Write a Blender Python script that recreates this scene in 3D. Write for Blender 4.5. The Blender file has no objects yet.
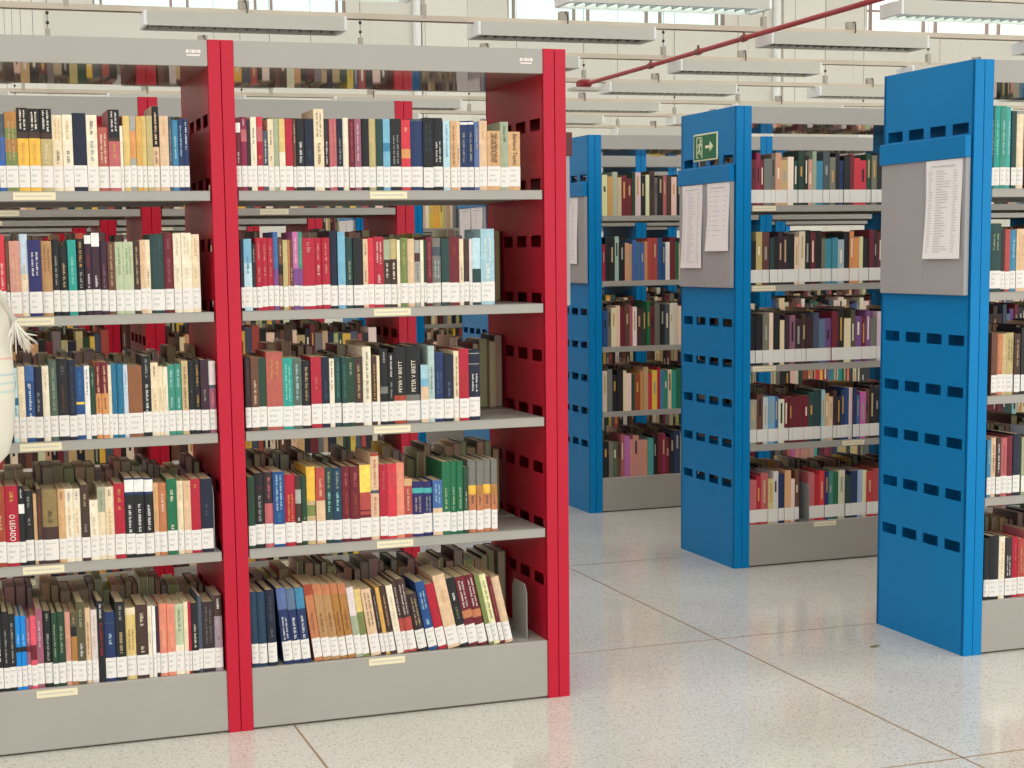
import bpy, math, random
from mathutils import Vector, Matrix

C = bpy.context.scene.collection
S = bpy.context.scene
PI = math.pi

# ------------------------------------------------------------------ camera
YAW, PITCH, ROLL = 0.31350, 0.11140, -0.0154
f = Vector((math.sin(YAW) * math.cos(PITCH), math.cos(YAW) * math.cos(PITCH), -math.sin(PITCH)))
r = Vector((math.cos(YAW), -math.sin(YAW), 0.0))
u = r.cross(f)
r2 = math.cos(ROLL) * r + math.sin(ROLL) * u
u2 = -math.sin(ROLL) * r + math.cos(ROLL) * u
cd = bpy.data.cameras.new('camera')
cam = bpy.data.objects.new('camera', cd)
C.objects.link(cam)
M = Matrix.Identity(4)
for i in range(3):
    M[i][0], M[i][1], M[i][2] = r2[i], u2[i], -f[i]
M.translation = Vector((-0.7885, -4.4806, 1.3903))
cam.matrix_world = M
cd.sensor_width = 36.0
cd.lens = 1569.06 / 1024 * 36.0
cd.shift_x = 61.18 / 1024
cd.shift_y = 45.98 / 1024
cd.clip_end = 200
S.camera = cam

# ------------------------------------------------------------------ sky, exposure
S.view_settings.view_transform = 'Standard'
S.view_settings.look = 'None'
S.view_settings.exposure = 0.0
S.view_settings.gamma = 1.0
S.view_settings.use_curve_mapping = False
w = bpy.data.worlds.new('daylight')
S.world = w
w.use_nodes = True
bg = w.node_tree.nodes['Background']
# overcast sky, brightest overhead and on the side of the hidden sun (right, behind the camera)
wn = w.node_tree
wtc = wn.nodes.new('ShaderNodeTexCoord')
wdot = wn.nodes.new('ShaderNodeVectorMath'); wdot.operation = 'DOT_PRODUCT'
wdot.inputs[1].default_value = Vector((0.22, -0.35, 0.90)).normalized()
wmr = wn.nodes.new('ShaderNodeMapRange')
wmr.inputs['From Min'].default_value = -0.2; wmr.inputs['From Max'].default_value = 1.0
wmr.inputs['To Min'].default_value = 0.52; wmr.inputs['To Max'].default_value = 2.72
wn.links.new(wtc.outputs['Generated'], wdot.inputs[0])
wn.links.new(wdot.outputs['Value'], wmr.inputs['Value'])
wn.links.new(wmr.outputs['Result'], bg.inputs['Strength'])
bg.inputs['Color'].default_value = (1.0, 0.99, 0.975, 1)
S.cycles.use_denoising = True
S.cycles.max_bounces = 8
S.cycles.diffuse_bounces = 5
S.cycles.glossy_bounces = 4

# ------------------------------------------------------------------ colours and materials
def lin(hexs):
    o = []
    for i in (0, 2, 4):
        c = int(hexs[i:i + 2], 16) / 255
        o.append(c / 12.92 if c <= 0.04045 else ((c + 0.055) / 1.055) ** 2.4)
    return (*o, 1.0)

PAL = {  # key: (hex, everyday word)
 'amber': ('d9a856', 'amber'), 'ash': ('a5a59c', 'grey'), 'azure': ('0f86d6', 'bright blue'), 'black': ('1c1d1f', 'black'),
 'blue': ('234d85', 'blue'), 'brick': ('b04a42', 'brick red'), 'bronze': ('ad7a3e', 'bronze'), 'brown': ('6b4433', 'brown'),
 'chestnut': ('8c5a38', 'chestnut brown'), 'clay': ('c07a52', 'clay orange'), 'cobalt': ('3563ad', 'cobalt blue'),
 'coral': ('e38a70', 'coral'), 'coralpink': ('e4576a', 'coral pink'), 'cream': ('ead7b4', 'cream'), 'crimson': ('b01f35', 'crimson'),
 'forest': ('23432f', 'dark green'), 'gold': ('cfa04e', 'gold'), 'green': ('1e6b45', 'green'), 'grey': ('77746c', 'grey'),
 'ice': ('bcdbe2', 'pale blue'), 'icegreen': ('b3c9c0', 'pale grey-green'), 'indigo': ('2b2a63', 'indigo'), 'ink': ('182034', 'dark navy'),
 'inkblack': ('1a1a20', 'black'), 'inkgreen': ('24433f', 'dark teal'), 'ivory': ('efe3c8', 'ivory'), 'khaki': ('bfae78', 'khaki'),
 'khakibrown': ('8f7a4c', 'khaki brown'), 'khakiyellow': ('dcc07a', 'straw yellow'), 'lemon': ('f2d45e', 'lemon yellow'),
 'lemonpale': ('ece9b0', 'pale lemon'), 'maroon': ('6d1f2a', 'maroon'), 'mauve': ('9b5c6f', 'mauve'), 'mauvegrey': ('a08f97', 'mauve-grey'),
 'mauvepink': ('c46fa2', 'pink'), 'mint': ('9fdccb', 'mint'), 'moss': ('77844a', 'moss green'), 'navy': ('21335e', 'navy'),
 'olive': ('58523a', 'olive'), 'orange': ('d9965a', 'orange'), 'paleblue': ('c3d3df', 'pale blue'), 'palegreen': ('b9c4a0', 'pale green'),
 'peach': ('dfbd98', 'peach'), 'pinkwhite': ('ddd0cb', 'off-white'), 'purple': ('7c4a86', 'purple'), 'red': ('d23744', 'red'),
 'rose': ('bf6468', 'rose'), 'royal': ('42689f', 'royal blue'), 'rust': ('a2452c', 'rust red'), 'sage': ('a2ab8e', 'sage green'),
 'salmon': ('cf9482', 'salmon'), 'sand': ('c7ae80', 'sand'), 'seagreen': ('3f8f7a', 'sea green'), 'sky': ('78b1c8', 'sky blue'),
 'skypale': ('a3c6cf', 'light blue'), 'slate': ('47525f', 'slate'), 'slateblue': ('5a6f9c', 'slate blue'), 'slategreen': ('56665a', 'grey-green'),
 'steel': ('5d7590', 'steel blue'), 'steelblue': ('3f84a6', 'steel blue'), 'tan': ('d3a878', 'tan'), 'tanbrown': ('b58a5c', 'tan brown'),
 'teal': ('2a9c8e', 'teal'), 'tealblue': ('256f90', 'teal blue'), 'tealink': ('1f3d55', 'ink blue'), 'terra': ('b35c50', 'terracotta'),
 'turq': ('4aa9a2', 'turquoise'), 'umber': ('453129', 'dark brown'), 'umberblack': ('33262a', 'brown-black'), 'white': ('efede6', 'white'),
 'wine': ('8c2147', 'wine red'), 'wineblack': ('3a222f', 'dark plum'), 'yellow': ('f0cf4a', 'yellow'), 'yolk': ('eebb49', 'yellow'),
}

def mat(name, color, rough=0.5, metal=0.0, spec=0.5, noise=0.0, scale=8.0, coat=0.0):
    m = bpy.data.materials.new(name)
    m.use_nodes = True
    nt = m.node_tree
    b = nt.nodes['Principled BSDF']
    b.inputs['Roughness'].default_value = rough
    b.inputs['Metallic'].default_value = metal
    b.inputs['Specular IOR Level'].default_value = spec
    if coat:
        b.inputs['Coat Weight'].default_value = coat
        b.inputs['Coat Roughness'].default_value = 0.08
    if noise:
        tc = nt.nodes.new('ShaderNodeTexCoord')
        n = nt.nodes.new('ShaderNodeTexNoise')
        n.inputs['Scale'].default_value = scale
        n.inputs['Detail'].default_value = 5
        cr = nt.nodes.new('ShaderNodeValToRGB')
        cr.color_ramp.elements[0].position = 0.3
        cr.color_ramp.elements[1].position = 0.7
        cr.color_ramp.elements[0].color = tuple(c * (1 - noise) for c in color[:3]) + (1,)
        cr.color_ramp.elements[1].color = tuple(min(1, c * (1 + noise)) for c in color[:3]) + (1,)
        nt.links.new(tc.outputs['Object'], n.inputs['Vector'])
        nt.links.new(n.outputs['Fac'], cr.inputs['Fac'])
        nt.links.new(cr.outputs['Color'], b.inputs['Base Color'])
    else:
        b.inputs['Base Color'].default_value = color
    return m

def objcol_mat(name, rough, noise):
    """paper or cloth cover: takes the object's own colour, with fine wear"""
    m = bpy.data.materials.new(name)
    m.use_nodes = True
    nt = m.node_tree
    b = nt.nodes['Principled BSDF']
    b.inputs['Roughness'].default_value = rough
    b.inputs['Specular IOR Level'].default_value = 0.35
    oi = nt.nodes.new('ShaderNodeObjectInfo')
    tc = nt.nodes.new('ShaderNodeTexCoord')
    n = nt.nodes.new('ShaderNodeTexNoise')
    n.inputs['Scale'].default_value = 60
    n.inputs['Detail'].default_value = 4
    mr = nt.nodes.new('ShaderNodeMapRange')
    mr.inputs['From Min'].default_value = 0.3
    mr.inputs['From Max'].default_value = 0.7
    mr.inputs['To Min'].default_value = 1 - noise
    mr.inputs['To Max'].default_value = 1 + noise
    mx = nt.nodes.new('ShaderNodeMix')
    mx.data_type = 'RGBA'
    mx.blend_type = 'MULTIPLY'
    mx.inputs['Factor'].default_value = 1.0
    nt.links.new(tc.outputs['Object'], n.inputs['Vector'])
    nt.links.new(n.outputs['Fac'], mr.inputs['Value'])
    nt.links.new(oi.outputs['Color'], mx.inputs['A'])
    nt.links.new(mr.outputs['Result'], mx.inputs['B'])
    nt.links.new(mx.outputs['Result'], b.inputs['Base Color'])
    return m

def emit_mat(name, color, strength):
    m = bpy.data.materials.new(name)
    m.use_nodes = True
    nt = m.node_tree
    nt.nodes.remove(nt.nodes['Principled BSDF'])
    e = nt.nodes.new('ShaderNodeEmission')
    e.inputs['Color'].default_value = color
    e.inputs['Strength'].default_value = strength
    nt.links.new(e.outputs[0], nt.nodes['Material Output'].inputs['Surface'])
    return m

RED = mat('red_enamel', lin('bd1531'), 0.38, spec=0.3, noise=0.04, scale=3)
BLUE = mat('blue_enamel', (0.0, 0.205, 0.50, 1), 0.33, spec=0.2, noise=0.04, scale=3)
GREY = mat('grey_enamel', lin('a39f96'), 0.42, noise=0.03, scale=4)
CANOPY = mat('grey_gloss_enamel', lin('a29f96'), 0.035, noise=0.02, scale=4)
BOARD = mat('grey_board', lin('a3a3a3'), 0.55, noise=0.03, scale=6)
PAPER = mat('paper_white', lin('f6f6f4'), 0.8)
LABEL = mat('label_white', lin('e8e3db'), 0.6)
MARK = mat('print_grey', lin('c3c2bd'), 0.8)
LMARK = mat('list_grey', lin('cfcfce'), 0.8)
STICKER = mat('sticker_cream', lin('eadfba'), 0.7)
PAGES = mat('book_pages', lin('cbb48c'), 0.9, noise=0.15, scale=120)
COVER = objcol_mat('book_cover', 0.42, 0.12)
INK = objcol_mat('book_ink', 0.55, 0.05)
SEAM = mat('dark_seam', lin('5a5148'), 0.8)
WALLM = mat('cream_wall', lin('e1dfd4'), 0.85, noise=0.02, scale=0.8)
PILM = mat('pale_pilaster', lin('e9e7dc'), 0.8, noise=0.02, scale=1)
CEILM = mat('white_ceiling', lin('ebe8df'), 0.9, noise=0.02, scale=1)
FRAMEM = mat('window_frame_paint', lin('a89488'), 0.6)
RAILM = mat('rail_galvanised', lin('cfc3b0'), 0.55, noise=0.05, scale=5)
FIXM = mat('lamp_body_white', lin('c9c8bd'), 0.5)
FIXEND = mat('lamp_end_white', lin('f4f6f4'), 0.5)
LOUVER = mat('lamp_louvre_grey', lin('8a8c8c'), 0.35, metal=0.6)
TUBE_ON = emit_mat('tube_lit', (0.85, 1.0, 1.0, 1), 7.0)
TUBE_OFF = mat('tube_unlit', lin('f0f2f0'), 0.3)
BOXM = mat('box_grey', lin('b5ada2'), 0.6)
WIRE = mat('dark_wire', lin('40352f'), 0.6)
PIPE = mat('red_pipe', lin('ad2f37'), 0.4)
SIGNG = mat('sign_green', lin('1f6f4a'), 0.5)
SIGNC = mat('sign_cream', lin('e9efc8'), 0.5)
STEEL = mat('bookend_steel', lin('a6aaa8'), 0.4, metal=0.3)
PANE = emit_mat('daylit_glass', (0.80, 1.0, 0.93, 1), 1.25)
PANEW = emit_mat('bright_daylit_glass', (1.0, 0.985, 0.98, 1), 1.6)

def floor_mat():
    m = bpy.data.materials.new('terrazzo')
    m.use_nodes = True
    nt = m.node_tree
    L = nt.links
    b = nt.nodes['Principled BSDF']
    b.inputs['Roughness'].default_value = 0.11
    b.inputs['Specular IOR Level'].default_value = 0.7
    tc = nt.nodes.new('ShaderNodeTexCoord')
    n1 = nt.nodes.new('ShaderNodeTexNoise'); n1.inputs['Scale'].default_value = 1.1; n1.inputs['Detail'].default_value = 6
    r1 = nt.nodes.new('ShaderNodeValToRGB')
    r1.color_ramp.elements[0].position = 0.34; r1.color_ramp.elements[0].color = lin('cdc9bf')
    r1.color_ramp.elements[1].position = 0.66; r1.color_ramp.elements[1].color = lin('dbd9d1')
    v = nt.nodes.new('ShaderNodeTexVoronoi'); v.inputs['Scale'].default_value = 230
    sc_ = nt.nodes.new('ShaderNodeSeparateColor')
    r2_ = nt.nodes.new('ShaderNodeValToRGB')
    e = r2_.color_ramp.elements
    r2_.color_ramp.interpolation = 'LINEAR'
    e[0].position = 0.0; e[0].color = (0.52, 0.48, 0.43, 1)
    e[1].position = 0.22; e[1].color = (0.97, 0.97, 0.96, 1)
    e2 = r2_.color_ramp.elements.new(0.80); e2.color = (1.0, 1.0, 1.0, 1)
    e3 = r2_.color_ramp.elements.new(0.98); e3.color = (1.12, 1.11, 1.09, 1)
    L.new(v.outputs['Color'], sc_.inputs[0])
    n2 = nt.nodes.new('ShaderNodeTexNoise'); n2.inputs['Scale'].default_value = 300; n2.inputs['Detail'].default_value = 2
    r3 = nt.nodes.new('ShaderNodeValToRGB')
    r3.color_ramp.elements[0].position = 0.40; r3.color_ramp.elements[0].color = (0.90, 0.895, 0.88, 1)
    r3.color_ramp.elements[1].position = 0.60; r3.color_ramp.elements[1].color = (1.04, 1.035, 1.02, 1)
    m1 = nt.nodes.new('ShaderNodeMix'); m1.data_type = 'RGBA'; m1.blend_type = 'MULTIPLY'; m1.inputs['Factor'].default_value = 0.80
    m2 = nt.nodes.new('ShaderNodeMix'); m2.data_type = 'RGBA'; m2.blend_type = 'MULTIPLY'; m2.inputs['Factor'].default_value = 0.9
    for n in (n1, v, n2):
        L.new(tc.outputs['Object'], n.inputs['Vector'])
    L.new(n1.outputs['Fac'], r1.inputs['Fac'])
    L.new(sc_.outputs['Red'], r2_.inputs['Fac'])
    L.new(n2.outputs['Fac'], r3.inputs['Fac'])
    L.new(r1.outputs['Color'], m1.inputs['A']); L.new(r2_.outputs['Color'], m1.inputs['B'])
    L.new(m1.outputs['Result'], m2.inputs['A']); L.new(r3.outputs['Color'], m2.inputs['B'])
    L.new(m2.outputs['Result'], b.inputs['Base Color'])
    return m
TERRAZZO = floor_mat()

# ------------------------------------------------------------------ mesh helpers
class MB:
    def __init__(s):
        s.v, s.f, s.m = [], [], []
    def quad(s, a, b, c, d, mi=0):
        n = len(s.v)
        s.v += [a, b, c, d]; s.f.append((n, n + 1, n + 2, n + 3)); s.m.append(mi)
    def box(s, x0, x1, y0, y1, z0, z1, mi=0):
        n = len(s.v)
        s.v += [(x0, y0, z0), (x1, y0, z0), (x1, y1, z0), (x0, y1, z0), (x0, y0, z1), (x1, y0, z1), (x1, y1, z1), (x0, y1, z1)]
        for q in ((0, 3, 2, 1), (4, 5, 6, 7), (0, 1, 5, 4), (1, 2, 6, 5), (2, 3, 7, 6), (3, 0, 4, 7)):
            s.f.append(tuple(n + i for i in q)); s.m.append(mi)
    def bbox(s, x0, x1, y0, y1, z0, z1, b, mi=0):
        """box whose four upright edges and rims are bevelled by b"""
        rings = []
        def ring(z, i):
            return [(x0 + b + i, y0 + i, z), (x1 - b - i, y0 + i, z), (x1 - i, y0 + b + i, z), (x1 - i, y1 - b - i, z), (x1 - b - i, y1 - i, z), (x0 + b + i, y1 - i, z), (x0 + i, y1 - b - i, z), (x0 + i, y0 + b + i, z)]
        s.loft([ring(z0, b), ring(z0 + b, 0), ring(z1 - b, 0), ring(z1, b)], mi, True)
    def loft(s, rings, mi=0, caps=True):
        n0 = len(s.v); k = len(rings[0])
        for rg in rings:
            s.v += [tuple(p) for p in rg]
        for j in range(len(rings) - 1):
            for i in range(k):
                a = n0 + j * k + i; b = n0 + j * k + (i + 1) % k
                s.f.append((a, b, b + k, a + k)); s.m.append(mi)
        if caps:
            s.f.append(tuple(n0 + i for i in reversed(range(k)))); s.m.append(mi)
            e = n0 + (len(rings) - 1) * k
            s.f.append(tuple(e + i for i in range(k))); s.m.append(mi)
    def tube(s, pts, rad, n=8, mi=0):
        pts = [Vector(p) for p in pts]
        rads = rad if isinstance(rad, (list, tuple)) else [rad] * len(pts)
        rings = []
        for i, p in enumerate(pts):
            d = (pts[min(i + 1, len(pts) - 1)] - pts[max(i - 1, 0)]).normalized()
            a = Vector((0, 0, 1)) if abs(d.z) < 0.9 else Vector((1, 0, 0))
            e1 = d.cross(a).normalized(); e2 = d.cross(e1)
            rings.append([p + rads[i] * (math.cos(t) * e1 + math.sin(t) * e2) for t in [2 * PI * q / n for q in range(n)]])
        s.loft(rings, mi, True)
    def prism_y(s, poly, y0, y1, mi=0):
        s.loft([[(x, y0, z) for x, z in poly], [(x, y1, z) for x, z in poly]], mi, True)
    def mesh(s, name, mats):
        me = bpy.data.meshes.new(name)
        me.from_pydata(s.v, [], s.f)
        for m in mats:
            me.materials.append(m)
        if len(mats) > 1:
            me.polygons.foreach_set('material_index', s.m)
        me.update()
        return me

def obj(name, mb, mats, parent=None, loc=None):
    if not isinstance(mats, (list, tuple)):
        mats = [mats]
    me = mb.mesh(name, mats) if isinstance(mb, MB) else mb
    o = bpy.data.objects.new(name, me)
    C.objects.link(o)
    if parent is not None:
        o.parent = parent
    if loc is not None:
        o.location = loc
    return o

def tag(o, label, cat, group=None):
    o['label'] = label; o['category'] = cat
    if group:
        o['group'] = group
    return o

def empty(name, loc, label, cat, group=None):
    o = bpy.data.objects.new(name, None)
    C.objects.link(o)
    o.location = loc
    return tag(o, label, cat, group)

def struct(name, mb, mats, parent=None):
    o = obj(name, mb, mats, parent)
    if parent is None:
        o['kind'] = 'structure'
    return o

# ------------------------------------------------------------------ room
WY = 14.5
XL, XR, YF, CZ = -7.0, 19.0, -7.5, 6.0
m = MB(); m.box(XL, XR, YF, WY, -0.10, 0.0)
struct('floor', m, TERRAZZO)
m = MB()
jx = [0.16 + 1.656 * k for k in range(-4, 12)]
jy = [-0.945 + 1.43 * k for k in range(-4, 11)]
for x in jx:
    m.box(x - 0.0035, x + 0.0035, YF, WY, -0.002, 0.0006)
for y in jy:
    m.box(XL, XR, y - 0.0035, y + 0.0035, -0.002, 0.0006)
struct('trim_1', m, mat('floor_joint_strip', lin('9a8266'), 0.5))
# unseen ceiling; its open strips are added to let even sky light down
m = MB()
y = YF
while y < WY:
    m.box(XL, XR, y, min(y + 1.25, WY), CZ, CZ + 0.15)
    y += 2.6
for x in (XL, 2.0, 10.0, XR - 0.3):
    m.box(x, x + 0.3, YF, WY, CZ - 0.25, CZ)
struct('ceiling', m, CEILM)
m = MB(); m.box(XL - 0.2, XL, YF, WY, 0, 0.9); m.box(XL - 0.2, XL, YF, WY, 5.7, CZ)  # unseen wall; its openings are added to brighten faces turned to the left
y = YF
while y < WY:
    m.box(XL - 0.2, XL, y, min(y + 0.3, WY), 0.9, 5.7); y += 3.9
struct('wall_left', m, WALLM)
m = MB(); m.box(XR, XR + 0.2, 0.0, WY, 0, CZ); struct('wall_right', m, WALLM)
# back wall with high window openings
wins = [(-4.05, -1.05), (1.08, 4.10), (6.20, 9.25), (11.39, 14.50), (16.4, 18.6)]
SILL, HEAD = 4.27, 5.60
m = MB()
m.box(XL, XR, WY, WY + 0.25, 0, SILL)
m.box(XL, XR, WY, WY + 0.25, HEAD, CZ)
xs = [XL] + [q for w_ in wins for q in w_] + [XR]
for i in range(0, len(xs), 2):
    m.box(xs[i], xs[i + 1], WY, WY + 0.25, SILL, HEAD)
struct('wall_back', m, WALLM)
for i, (a, b) in enumerate(wins):
    fr = MB()
    for z in (SILL, HEAD - 0.05):
        fr.box(a, b, WY + 0.02, WY + 0.09, z, z + 0.05)
    for z in (SILL + 0.32, SILL + 0.72):
        fr.box(a, b, WY + 0.03, WY + 0.07, z, z + 0.025)
    n = 3
    wd = (b - a)
    for k in range(n + 1):
        x = a + wd * k / n
        fr.box(max(a, x - 0.11), max(a, x - 0.11) + 0.025, WY + 0.02, WY + 0.08, SILL, HEAD)
        fr.box(min(b, x + 0.11) - 0.025, min(b, x + 0.11), WY + 0.02, WY + 0.08, SILL, HEAD)
    o = struct('window_%d' % (i + 1), fr, FRAMEM)
    g = MB(); g.box(a, b, WY + 0.10, WY + 0.11, SILL, HEAD)
    obj('pane', g, PANEW if i >= 3 else PANE, o)
t = 2
for x0 in (-5.3, -0.10, 5.06, 10.10, 15.25):
    m = MB(); m.box(x0, x0 + 0.62, WY - 0.05, WY, 0, CZ)
    struct('trim_%d' % t, m, PILM); t += 1
for x0 in (4.94, 9.95):
    m = MB(); m.tube([(x0 + 0.05, WY - 0.05, 0), (x0 + 0.05, WY - 0.05, CZ)], 0.05, 12)
    struct('trim_%d' % t, m, FIXEND); t += 1
# thin joints of the wall cladding
m = MB()
for x in (0.0, 0.25, 0.55, 4.4, 6.75, 7.6, 8.5, 9.6, 11.2, 12.0, 12.9, 13.7):
    m.box(x, x + 0.012, WY - 0.003, WY, 0, SILL)
struct('trim_%d' % t, m, mat('wall_joint', lin('dedbd0'), 0.9)); t += 1

# ------------------------------------------------------------------ hanging conduit rails and strip lights
RY = [3.62, 5.07, 6.60, 8.15, 9.78, 11.2, 12.7]
RW = ['frontmost', 'nearest visible', 'second visible', 'third visible', 'fourth visible', 'fifth visible', 'last visible']
PW_ = {-1: 'third left', 0: 'second left', 1: 'first left', 2: 'first right', 3: 'second right', 4: 'third right', 5: 'fourth right'}   # seen from the red pipe
OW = ['first', 'second', 'third', 'fourth', 'fifth', 'sixth', 'seventh', 'eighth']
RZ = 2.832
for k, y in enumerate(RY):
    m = MB()
    m.box(-2.0, 14.0, y - 0.019, y + 0.019, RZ, RZ + 0.004)
    m.box(-2.0, 14.0, y - 0.019, y - 0.016, RZ, RZ + 0.038)
    m.box(-2.0, 14.0, y + 0.016, y + 0.019, RZ, RZ + 0.038)
    o = obj('conduit_rail', m, RAILM)
    tag(o, 'long beige conduit rail hung below the ceiling, %s rail' % RW[k], 'rail', 'hanging conduit rails')

def lamp_meshes(tube):
    L_, W_ = 1.22, 0.23
    b = MB()
    b.box(0.02, L_ - 0.02, -W_ / 2, W_ / 2, 0.075, 0.085)
    b.box(0.02, L_ - 0.02, -W_ / 2, -W_ / 2 + 0.004, 0.0, 0.075)
    b.box(0.02, L_ - 0.02, W_ / 2 - 0.004, W_ / 2, 0.0, 0.075)
    e = MB()
    e.bbox(0, 0.02, -W_ / 2, W_ / 2, 0.0, 0.085, 0.004)
    lv = MB()
    for i in range(18):
        x = 0.05 + i * (L_ - 0.1) / 17
        lv.box(x, x + 0.003, -W_ / 2 + 0.006, W_ / 2 - 0.006, 0.014, 0.034)
    lv.box(0.03, L_ - 0.03, -0.003, 0.003, 0.014, 0.034)
    tb = MB()
    tb.tube([(0.03, 0, 0.05), (L_ - 0.03, 0, 0.05)], 0.013, 10)
    return (b.mesh('lamp_body', [FIXM]), e.mesh('end_cap', [FIXEND]), lv.mesh('louvre', [LOUVER]), tb.mesh('tube', [tube]))
LM_ON, LM_OFF = lamp_meshes(TUBE_ON), lamp_meshes(TUBE_OFF)
starts = [0.45, 0.43, 0.56, 0.66, 0.70, 0.72, 0.72]
for k, y in enumerate(RY):
    n = 0
    for j in range(-1, 6):
        x = starts[k] + (2.06 if k < 2 else 2.04) * j
        if not (-0.4 + 0.28 * (y - 3.5) * 0 < x + 1.22):
            continue
        o = empty('ceiling_light', (x, y, RZ - 0.085 - (0.02 if k == 0 else 0)), 'white louvred strip light, %s of the red pipe, under the %s conduit rail' % (PW_[j], RW[k]), 'ceiling light', 'strip lights under the conduit rails')
        n += 1
        ms = LM_ON if k == 0 else LM_OFF
        for nm, me, pl in zip(('lamp_body', 'end_cap', 'louvre', 'tube'), ms, ([(0, 0, 0)], [(0, 0, 0), (1.20, 0, 0)], [(0, 0, 0)], [(0, -0.055, 0), (0, 0.055, 0)])):
            for q in pl:
                obj(nm, me, None, o, q)
# hangers and junction boxes on the rails
hg = MB()
hg.box(-0.014, 0.014, -0.021, 0.021, 0.0, 0.085)
hc = MB()
hc.tube([(0, 0, 0.08), (0, 0, CZ - RZ)], 0.002, 6)
for z in (0.115, 0.18):
    hc.tube([(0, 0, z), (0, 0, z + 0.006), (0, 0, z + 0.018), (0, 0, z + 0.024)], [0.004, 0.011, 0.011, 0.004], 8)
hgm, hcm = hg.mesh('bracket', [BOXM]), hc.mesh('rod', [WIRE])
jb = MB(); jb.bbox(-0.032, 0.032, -0.024, 0.024, 0, 0.055, 0.004)
jc = MB(); jc.tube([(-0.002, -0.026, 0.045), (0.004, -0.040, 0.05), (0.010, -0.044, 0.02), (0.014, -0.040, -0.01), (0.016, -0.03, -0.03)], 0.004, 6)
jbm, jcm = jb.mesh('junction_box', [BOXM]), jc.mesh('cable', [WIRE])
for k, y in enumerate(RY):
    for j, x in enumerate((0.0, 2.17, 4.55, 6.90, 9.25)):
        o = empty('rail_hanger', (x, y, RZ + 0.02), 'rod hanger with bracket, %s of the red pipe on the %s conduit rail' % (PW_[j], RW[k]), 'hanger', 'hangers of the conduit rails')
        obj('bracket', hgm, None, o); obj('rod', hcm, None, o)
    for j, x in enumerate((1.04, 3.11, 5.22, 7.36)):
        o = obj('junction_box', jbm, None, None, (x, y, RZ + 0.038))
        tag(o, 'small grey junction box, %s of the red pipe on the %s conduit rail' % (PW_[j], RW[k]), 'junction box', 'junction boxes on the conduit rails')
        obj('cable', jcm, None, o)
# red pipe below the rails
o = empty('red_pipe', (4.42, 1.5, 2.79), 'red fire pipe running overhead above the aisle beneath the conduit rails', 'pipe')
m = MB(); m.tube([(-0.10, 0.0, 0.0), (-0.03, 3.4, 0.0), (0.01, 4.85, 0.0), (0.03, 6.37, 0.0)], 0.017, 12)
obj('pipe', m, PIPE, o)
for y in (3.55, 4.25, 5.08):
    m = MB(); m.tube([(-0.03 + (y - 3.4) * 0.027, y - 0.02, 0), (-0.03 + (y - 3.4) * 0.027, y + 0.02, 0)], 0.025, 12)
    m.box(-0.036 + (y - 3.4) * 0.027, -0.024 + (y - 3.4) * 0.027, y - 0.008, y + 0.008, 0.01, 0.045)
    obj('clamp', m, mat('clamp_brown', lin('8a5a50'), 0.5), o)
m = MB(); m.bbox(-0.03, 0.07, 6.33, 6.45, -0.03, 0.035, 0.012)
obj('fitting', m, mat('fitting_dark_red', lin('8b2028'), 0.5), o)
m = MB(); m.box(-0.10, 0.16, 6.30, 6.46, -0.055, -0.032)
obj('bracket', m, FIXM, o)

# ------------------------------------------------------------------ bookcases
H, D, W, PW = 2.0, 0.524, 1.0096, 0.0365
SH = [1.58, 1.237, 0.888, 0.541]
BASE = 0.185
SLOT_Y = [0.0745, 0.1995, 0.3245, 0.4495]
SLOT_Z = [0.372, 0.548, 0.725, 0.900, 1.075, 1.250, 1.427, 1.600, 1.780]

def slotted_sheet(m, x0, x1, y0, y1, z0, z1):
    ys = [y0] + [q for c in SLOT_Y for q in (c - 0.044, c + 0.044)] + [y1]
    zs = [z0] + [q for c in SLOT_Z for q in (c - 0.018, c + 0.018)] + [z1]
    for i in range(len(ys) - 1):
        for j in range(len(zs) - 1):
            a, b, c, d = ys[i], ys[i + 1], zs[j], zs[j + 1]
            if i % 2 == 1 and j % 2 == 1:
                m.quad((x0, a, c), (x1, a, c), (x1, b, c), (x0, b, c))
                m.quad((x0, a, d), (x0, b, d), (x1, b, d), (x1, a, d))
                m.quad((x0, a, c), (x0, a, d), (x1, a, d), (x1, a, c))
                m.quad((x0, b, c), (x1, b, c), (x1, b, d), (x0, b, d))
                continue
            m.quad((x0, a, c), (x0, a, d), (x0, b, d), (x0, b, c))
            m.quad((x1, a, c), (x1, b, c), (x1, b, d), (x1, a, d))
    m.quad((x0, y0, z1), (x1, y0, z1), (x1, y1, z1), (x0, y1, z1))

def upright_mesh(inner_on_right, colour, plain=False):
    """folded sheet post: slotted web with front, back and top flanges, local x 0..PW"""
    m = MB()
    g = 0.0009
    xw = (PW - 0.002, PW) if inner_on_right else (0.0, 0.002)
    xf = (g, PW - 0.002) if inner_on_right else (0.002, PW - g)
    if plain:
        m.box(xw[0], xw[1], 0.002, D - 0.002, 0.0, H)
    else:
        slotted_sheet(m, xw[0], xw[1], 0.002, D - 0.002, 0.0, H)
    m.bbox(min(xf[0], xw[0]), max(xf[1], xw[1]), 0.0, 0.016, 0.0, H, 0.0012)
    m.bbox(min(xf[0], xw[0]), max(xf[1], xw[1]), D - 0.016, D, 0.0, H, 0.0012)
    m.box(xf[0], xf[1], 0.016, D - 0.016, H - 0.003, H)
    return m.mesh('upright', [colour])

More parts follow.
